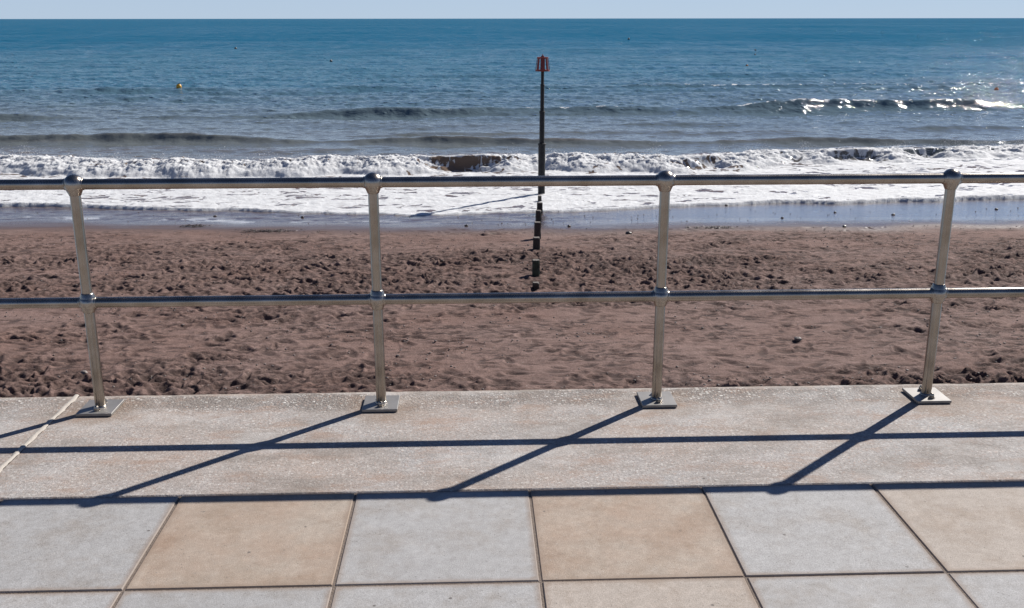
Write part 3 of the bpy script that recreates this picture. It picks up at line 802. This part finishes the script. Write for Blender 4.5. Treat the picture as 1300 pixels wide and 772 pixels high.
# ------------------------------------------------------------------ stumps of the old groyne
def make_stumps():
    # (left px, right px, top py, bottom py, label)
    S = [(682.8, 687.8, 248.6, 259.5, 'thin splintered groyne stump right at the foot of the beacon pole'),
         (681.6, 689.2, 257.5, 272.0, 'black groyne post in the foam edge just landward of the beacon'),
         (680.0, 687.6, 267.5, 283.0, 'black groyne post standing on the wet sand sheet'),
         (678.2, 687.0, 282.5, 303.0, 'tall black groyne post at the inner margin of the wet sand'),
         (676.6, 686.0, 302.0, 318.0, 'black tapered groyne post on dry sand with pale cut top'),
         (675.6, 685.6, 331.0, 352.0, 'greenish algae stained groyne post on trampled sand above the middle rail'),
         (676.0, 685.2, 359.5, 366.5, 'lowest groyne stump nearly buried in sand by the middle rail')]
    R = random.Random(8)
    for k, (xa, xb, yt, yb, lab) in enumerate(S):
        p = on_beach((xa+xb)/2, yb); w = (xb-xa)*p[1]/FPX*1.0
        d = ray((xa+xb)/2, yt+1.0); yf = p[1]
        zt = (d*(yf/d[1]))[2]+CAM_H; zb = beach_z(p[0], yf)
        h = max(zt-zb, .06)
        root = empty('groyne_post', (p[0], yf+w*.5, zb)); tag(root, lab, 'groyne post', 'timber posts of the old groyne')
        def shaft(z0, z1, sc, name, mat, seed):
            bm = bmesh.new(); rings = []
            r2 = random.Random(seed); n = 9
            for i in range(n+1):
                z = z0+(z1-z0)*i/n; t = (z+.5)/(h+.5)
                ring = []
                for a in range(16):
                    ang = 2*math.pi*a/16+.2
                    c, s = math.cos(ang), math.sin(ang)
                    m = 1/max(abs(c), abs(s)); m = min(m, 1.22)
                    rr = w*.5*m*(1.06-.12*t)*sc*(1+r2.uniform(-.03, .03))
                    ring.append(bm.verts.new((rr*c, rr*s, z+(r2.uniform(-.015, .012) if i == n else 0))))
                rings.append(ring)
            for A, B in zip(rings, rings[1:]):
                for a in range(16): bm.faces.new((A[a], A[(a+1) % 16], B[(a+1) % 16], B[a]))
            bm.faces.new(rings[-1])
            return link(name, bm_mesh(name, bm), mat, root)
        o = shaft(-.5, h, 1., 'shaft', ALGAE if k == 5 else TIMBER, k)
        bm = bmesh.new(); r2 = random.Random(k+50); ring = []
        for a in range(16):
            ang = 2*math.pi*a/16+.2; c, s = math.cos(ang), math.sin(ang); m = min(1/max(abs(c), abs(s)), 1.22)
            ring.append((w*.5*m*.92*c*(1+r2.uniform(-.06, .03)), w*.5*m*.92*s))
        lo = [bm.verts.new((x, y, h-.02)) for x, y in ring]; hi = [bm.verts.new((x*.93, y*.93, h+.010+r2.uniform(0, .008))) for x, y in ring]
        for a in range(16): bm.faces.new((lo[a], lo[(a+1) % 16], hi[(a+1) % 16], hi[a]))
        bm.faces.new(hi); link('pale_lit_top', bm_mesh('pale_lit_top', bm), TIMBERTOP, root)
make_stumps()

# ------------------------------------------------------------------ stones, weed, pebbles
def rock_mesh(name, s, seed, flat=.6):
    bm = bmesh.new(); bmesh.ops.create_icosphere(bm, subdivisions=3, radius=1.)
    for v in bm.verts:
        c = v.co
        n = float(fbm(np.array([c.x*1.3+seed]), np.array([c.y*1.3+c.z*1.7]), 3, seed)[0])
        v.co = c*(1+.28*n)
        v.co.x *= s; v.co.y *= s*.8; v.co.z *= s*flat
    return bm_mesh(name, bm, True)
ROCKS = [(592, 287, 5, 'small dark stone on the sand left of the groyne line'),
         (722.5, 287.5, 5.5, 'dark stone on the wet sand margin just right of the groyne posts'),
         (798, 297, 8.5, 'larger dark stone lying on smooth sand near the third railing post'),
         (1072, 288, 6, 'dark stone on the sand well right of the third railing post'),
         (741, 262, 4, 'dark stone in the swash to the right of the beacon foot'),
         (1134, 273, 5, 'dark stone on the wet mirror sand left of the last railing post'),
         (1265, 266, 5, 'dark stone on the wet sand at the right end of the beach'),
         (922, 261, 4, 'dark stone by the foam edge right of the third railing post'),
         (273, 275, 4.5, 'dark stone in the thin backwash right of the first railing post'),
         (993, 277, 4, 'small dark stone half sunk in the wet sand in the right half'),
         (384, 276, 4, 'small dark stone in the backwash left of the second railing post'),
         (1060, 270, 4, 'small dark stone on the wet sand midway between third and last post'),
         (505, 452, 5, 'pale crumbly stone on dry sand right of the second railing post'),
         (1013, 432, 12, 'flat pale stone on dry sand below the middle rail, right half'),
         (107, 474, 10, 'pale stone on trampled sand beside the first railing post'),
         (16, 385, 9, 'greyish stone on the sand at the far left below the rail')]
for i, (px, py, wpx, lab) in enumerate(ROCKS):
    p = on_beach(px, py); s = wpx*p[1]/FPX/2
    me = rock_mesh('stone', s, i+3, .55)
    o = link('stone', me, STONE if 'dark' in lab else PEBBLE, None, (p[0], p[1], p[2]+s*.22)); o.rotation_euler.z = i*1.3
    tag(o, lab, 'stone', 'stones scattered on the beach')

def make_weed():
    R = np.random.default_rng(4)
    for (cx, cy, wd, n, lab) in ((245, 288, 24, 60, 'short dark strip of seaweed left on the smooth sand'), (340, 294, 42, 90, 'long dark strip of seaweed stranded on smooth sand'), (905, 290, 36, 70, 'dark seaweed streak on sand right of the third railing post')):
        V = []; Fc = []
        c = on_beach(cx, cy)
        for _ in range(n):
            t = R.normal(0, .42); x0 = t*wd*c[1]/FPX; y0 = R.normal(0, .06)
            a = R.normal(0, .5); L = R.uniform(.05, .16); w = R.uniform(.008, .02); seg = 5
            b = len(V); ph = R.uniform(0, 6)
            for k in range(seg+1):
                q = k/seg-.5; aa = a+.8*math.sin(ph+q*4)
                px, py = x0+q*L*math.cos(aa), y0+q*L*math.sin(aa); z = .008+.02*abs(math.sin(ph+q*5))
                for sgn in (-1, 1): V.append((px-sgn*w*math.sin(aa), py+sgn*w*math.cos(aa), z)); 
            for k in range(seg): Fc.append((b+2*k, b+2*k+1, b+2*k+3, b+2*k+2))
        me = bpy.data.meshes.new('seaweed'); me.from_pydata(V, [], Fc); me.update()
        tag(link('seaweed', me, WEED, None, (c[0], c[1], c[2]+.01)), lab, 'seaweed', kind='stuff')
make_weed()
def make_pebbles():
    R = np.random.default_rng(14); V = []; Fc = []
    ico = bmesh.new(); bmesh.ops.create_icosphere(ico, subdivisions=1, radius=1.)
    bv = np.array([v.co[:] for v in ico.verts]); bf = [[v.index for v in f.verts] for f in ico.faces]; ico.free()
    n = 0
    while n < 2000:
        if n < 1880:
            y = R.uniform(8.8, 23); x = R.uniform(-.55*y-.5, .6*y+.5); s = R.uniform(.007, .018)
        else:
            x = R.uniform(-14, 16); y = float(np.interp(x, WLX, WLY))+R.uniform(0, 2.2)**1.; s = R.uniform(.008, .018)
        g = float(fbm(np.array([x*.4]), np.array([y*.7]), 2, 5)[0])
        if R.uniform() > .35+g: continue
        q = bv*np.array([s*R.uniform(.8, 1.4), s, s*.6])*R.uniform(.85, 1.15, (len(bv), 1))
        b = len(V); V += [tuple(v) for v in q+np.array([x, y, beach_z(x, y)+.012])]
        Fc += [tuple(b+i for i in f) for f in bf]; n += 1
    me = bpy.data.meshes.new('pebbles'); me.from_pydata(V, [], Fc); me.update()
    me.polygons.foreach_set('use_smooth', np.ones(len(me.polygons), bool))
    tag(link('beach_pebbles', me, PEBBLE), 'small pebbles sprinkled over the sand', 'pebbles', kind='stuff')
make_pebbles()

# ------------------------------------------------------------------ buoys
def make_buoy(px, py, wpx, mat, lab, kind, staff=0):
    p = ground(px, py+wpx*.4, SEA_Z+.05)
    s = wpx*p[1]/FPX/2
    root = empty('buoy', (p[0], p[1], sea_level(p[0], p[1])-.02)); tag(root, lab, 'buoy', 'swimming zone buoys offshore')
    bm = bmesh.new()
    pr = []
    for i in range(15):
        t = -math.pi/2+math.pi*i/14
        pr.append((max(s*math.cos(t), .002), s*math.sin(t)*(1.05)+s*.55))
    add_lathe(bm, pr, 24, close=False)
    bm.transform(Matrix.Rotation(.25, 4, 'Y'))
    link('float', bm_mesh('float', bm, True), mat, root)
    bm = bmesh.new(); add_lathe(bm, [(s*.34, s*1.50), (s*.34, s*1.72), (s*.15, s*1.80), (s*.15, s*(1.95+staff*4)), (.002, s*(2.0+staff*4))], 14)
    bm.transform(Matrix.Rotation(.25, 4, 'Y'))
    link('lifting_eye', bm_mesh('lifting_eye', bm), DARKB if mat is not DARKB else WHITEB, root)
    if staff:
        bm = bmesh.new(); add_lathe(bm, [(.01, s*4.6), (s*.8, s*4.9), (s*.8, s*6.), (.01, s*6.3)], 14); link('topmark', bm_mesh('topmark', bm), DARKB, root)
make_buoy(227, 112, 6.5, YELLOW, 'yellow ball buoy, nearest of the buoys on the left', 'y')
make_buoy(299, 60.5, 3.2, DARKB, 'dark buoy beyond the yellow buoy, farther out on the left', 'd')
make_buoy(420, 76.5, 3.4, DARKB, 'dark buoy with pale top left of the beacon basket', 'd')
make_buoy(798, 49, 2.6, DARKB, 'tiny dark buoy closest to the horizon right of the beacon', 'd')
make_buoy(958.5, 68, 2.4, DARKB, 'dark buoy carrying a topmark on a short staff', 'd', 1)
make_buoy(948, 82.5, 3.4, ORANGE, 'small orange buoy just nearer than the one with a topmark', 'o')
make_buoy(1264.5, 112.5, 5.4, ORANGE, 'rusty orange buoy at the far right behind a breaking swell', 'o')

# ------------------------------------------------------------------ light
w = bpy.data.worlds.new('World'); scn.world = w; w.use_nodes = True
nt = w.node_tree; nt.nodes.clear()
sky = nt.nodes.new('ShaderNodeTexSky'); sky.sky_type = 'NISHITA'; sky.sun_disc = False
sky.sun_elevation = SUN_EL; sky.sun_rotation = SUN_AZ
sky.air_density = 1.0; sky.dust_density = 0.; sky.ozone_density = 6.; sky.altitude = 4000
bg = nt.nodes.new('ShaderNodeBackground'); bg.inputs[1].default_value = .058
wo = nt.nodes.new('ShaderNodeOutputWorld')
tint = nt.nodes.new('ShaderNodeMix'); tint.data_type = 'RGBA'; tint.blend_type = 'MULTIPLY'; tint.inputs[0].default_value = 1.; tint.inputs[7].default_value = (1.02, .955, 1.0, 1)
nt.links.new(sky.outputs[0], tint.inputs[6])
# pale haze low in the sky
tc = nt.nodes.new('ShaderNodeTexCoord'); sp_ = nt.nodes.new('ShaderNodeSeparateXYZ'); nt.links.new(tc.outputs['Generated'], sp_.inputs[0])
hz = nt.nodes.new('ShaderNodeMapRange'); hz.interpolation_type = 'SMOOTHERSTEP'
for i_, v_ in ((1, .02), (2, .30), (3, .85), (4, 0.)): hz.inputs[i_].default_value = v_
nt.links.new(sp_.outputs[2], hz.inputs[0])
hm_ = nt.nodes.new('ShaderNodeMix'); hm_.data_type = 'RGBA'; hm_.inputs[7].default_value = (5.7, 7.2, 9.1, 1)
nt.links.new(hz.outputs[0], hm_.inputs[0]); nt.links.new(tint.outputs[2], hm_.inputs[6]); nt.links.new(hm_.outputs[2], bg.inputs[0]); nt.links.new(bg.outputs[0], wo.inputs[0])
sl = bpy.data.lights.new('sun', 'SUN'); sl.energy = 4.8; sl.angle = math.radians(.53); sl.color = (1., .955, .89)
so = bpy.data.objects.new('sun', sl); COL.objects.link(so); so.location = (20, 20, 30)
so.rotation_euler = (-SUN).to_track_quat('-Z', 'Y').to_euler()

# ------------------------------------------------------------------ camera
cd = bpy.data.cameras.new('camera'); cd.sensor_fit = 'HORIZONTAL'; cd.sensor_width = 36.; cd.lens = 36.*FPX/1300.
cd.clip_start = .05; cd.clip_end = 60000
co = bpy.data.objects.new('camera', cd); COL.objects.link(co)
m = Matrix((( _R[0], _U[0], -_F[0], 0), (_R[1], _U[1], -_F[1], 0), (_R[2], _U[2], -_F[2], CAM_H), (0, 0, 0, 1)))
co.matrix_world = m
scn.camera = co
vs = scn.view_settings; vs.view_transform = 'Standard'; vs.look = 'None'; vs.exposure = .5; vs.gamma = 1.; vs.use_curve_mapping = False
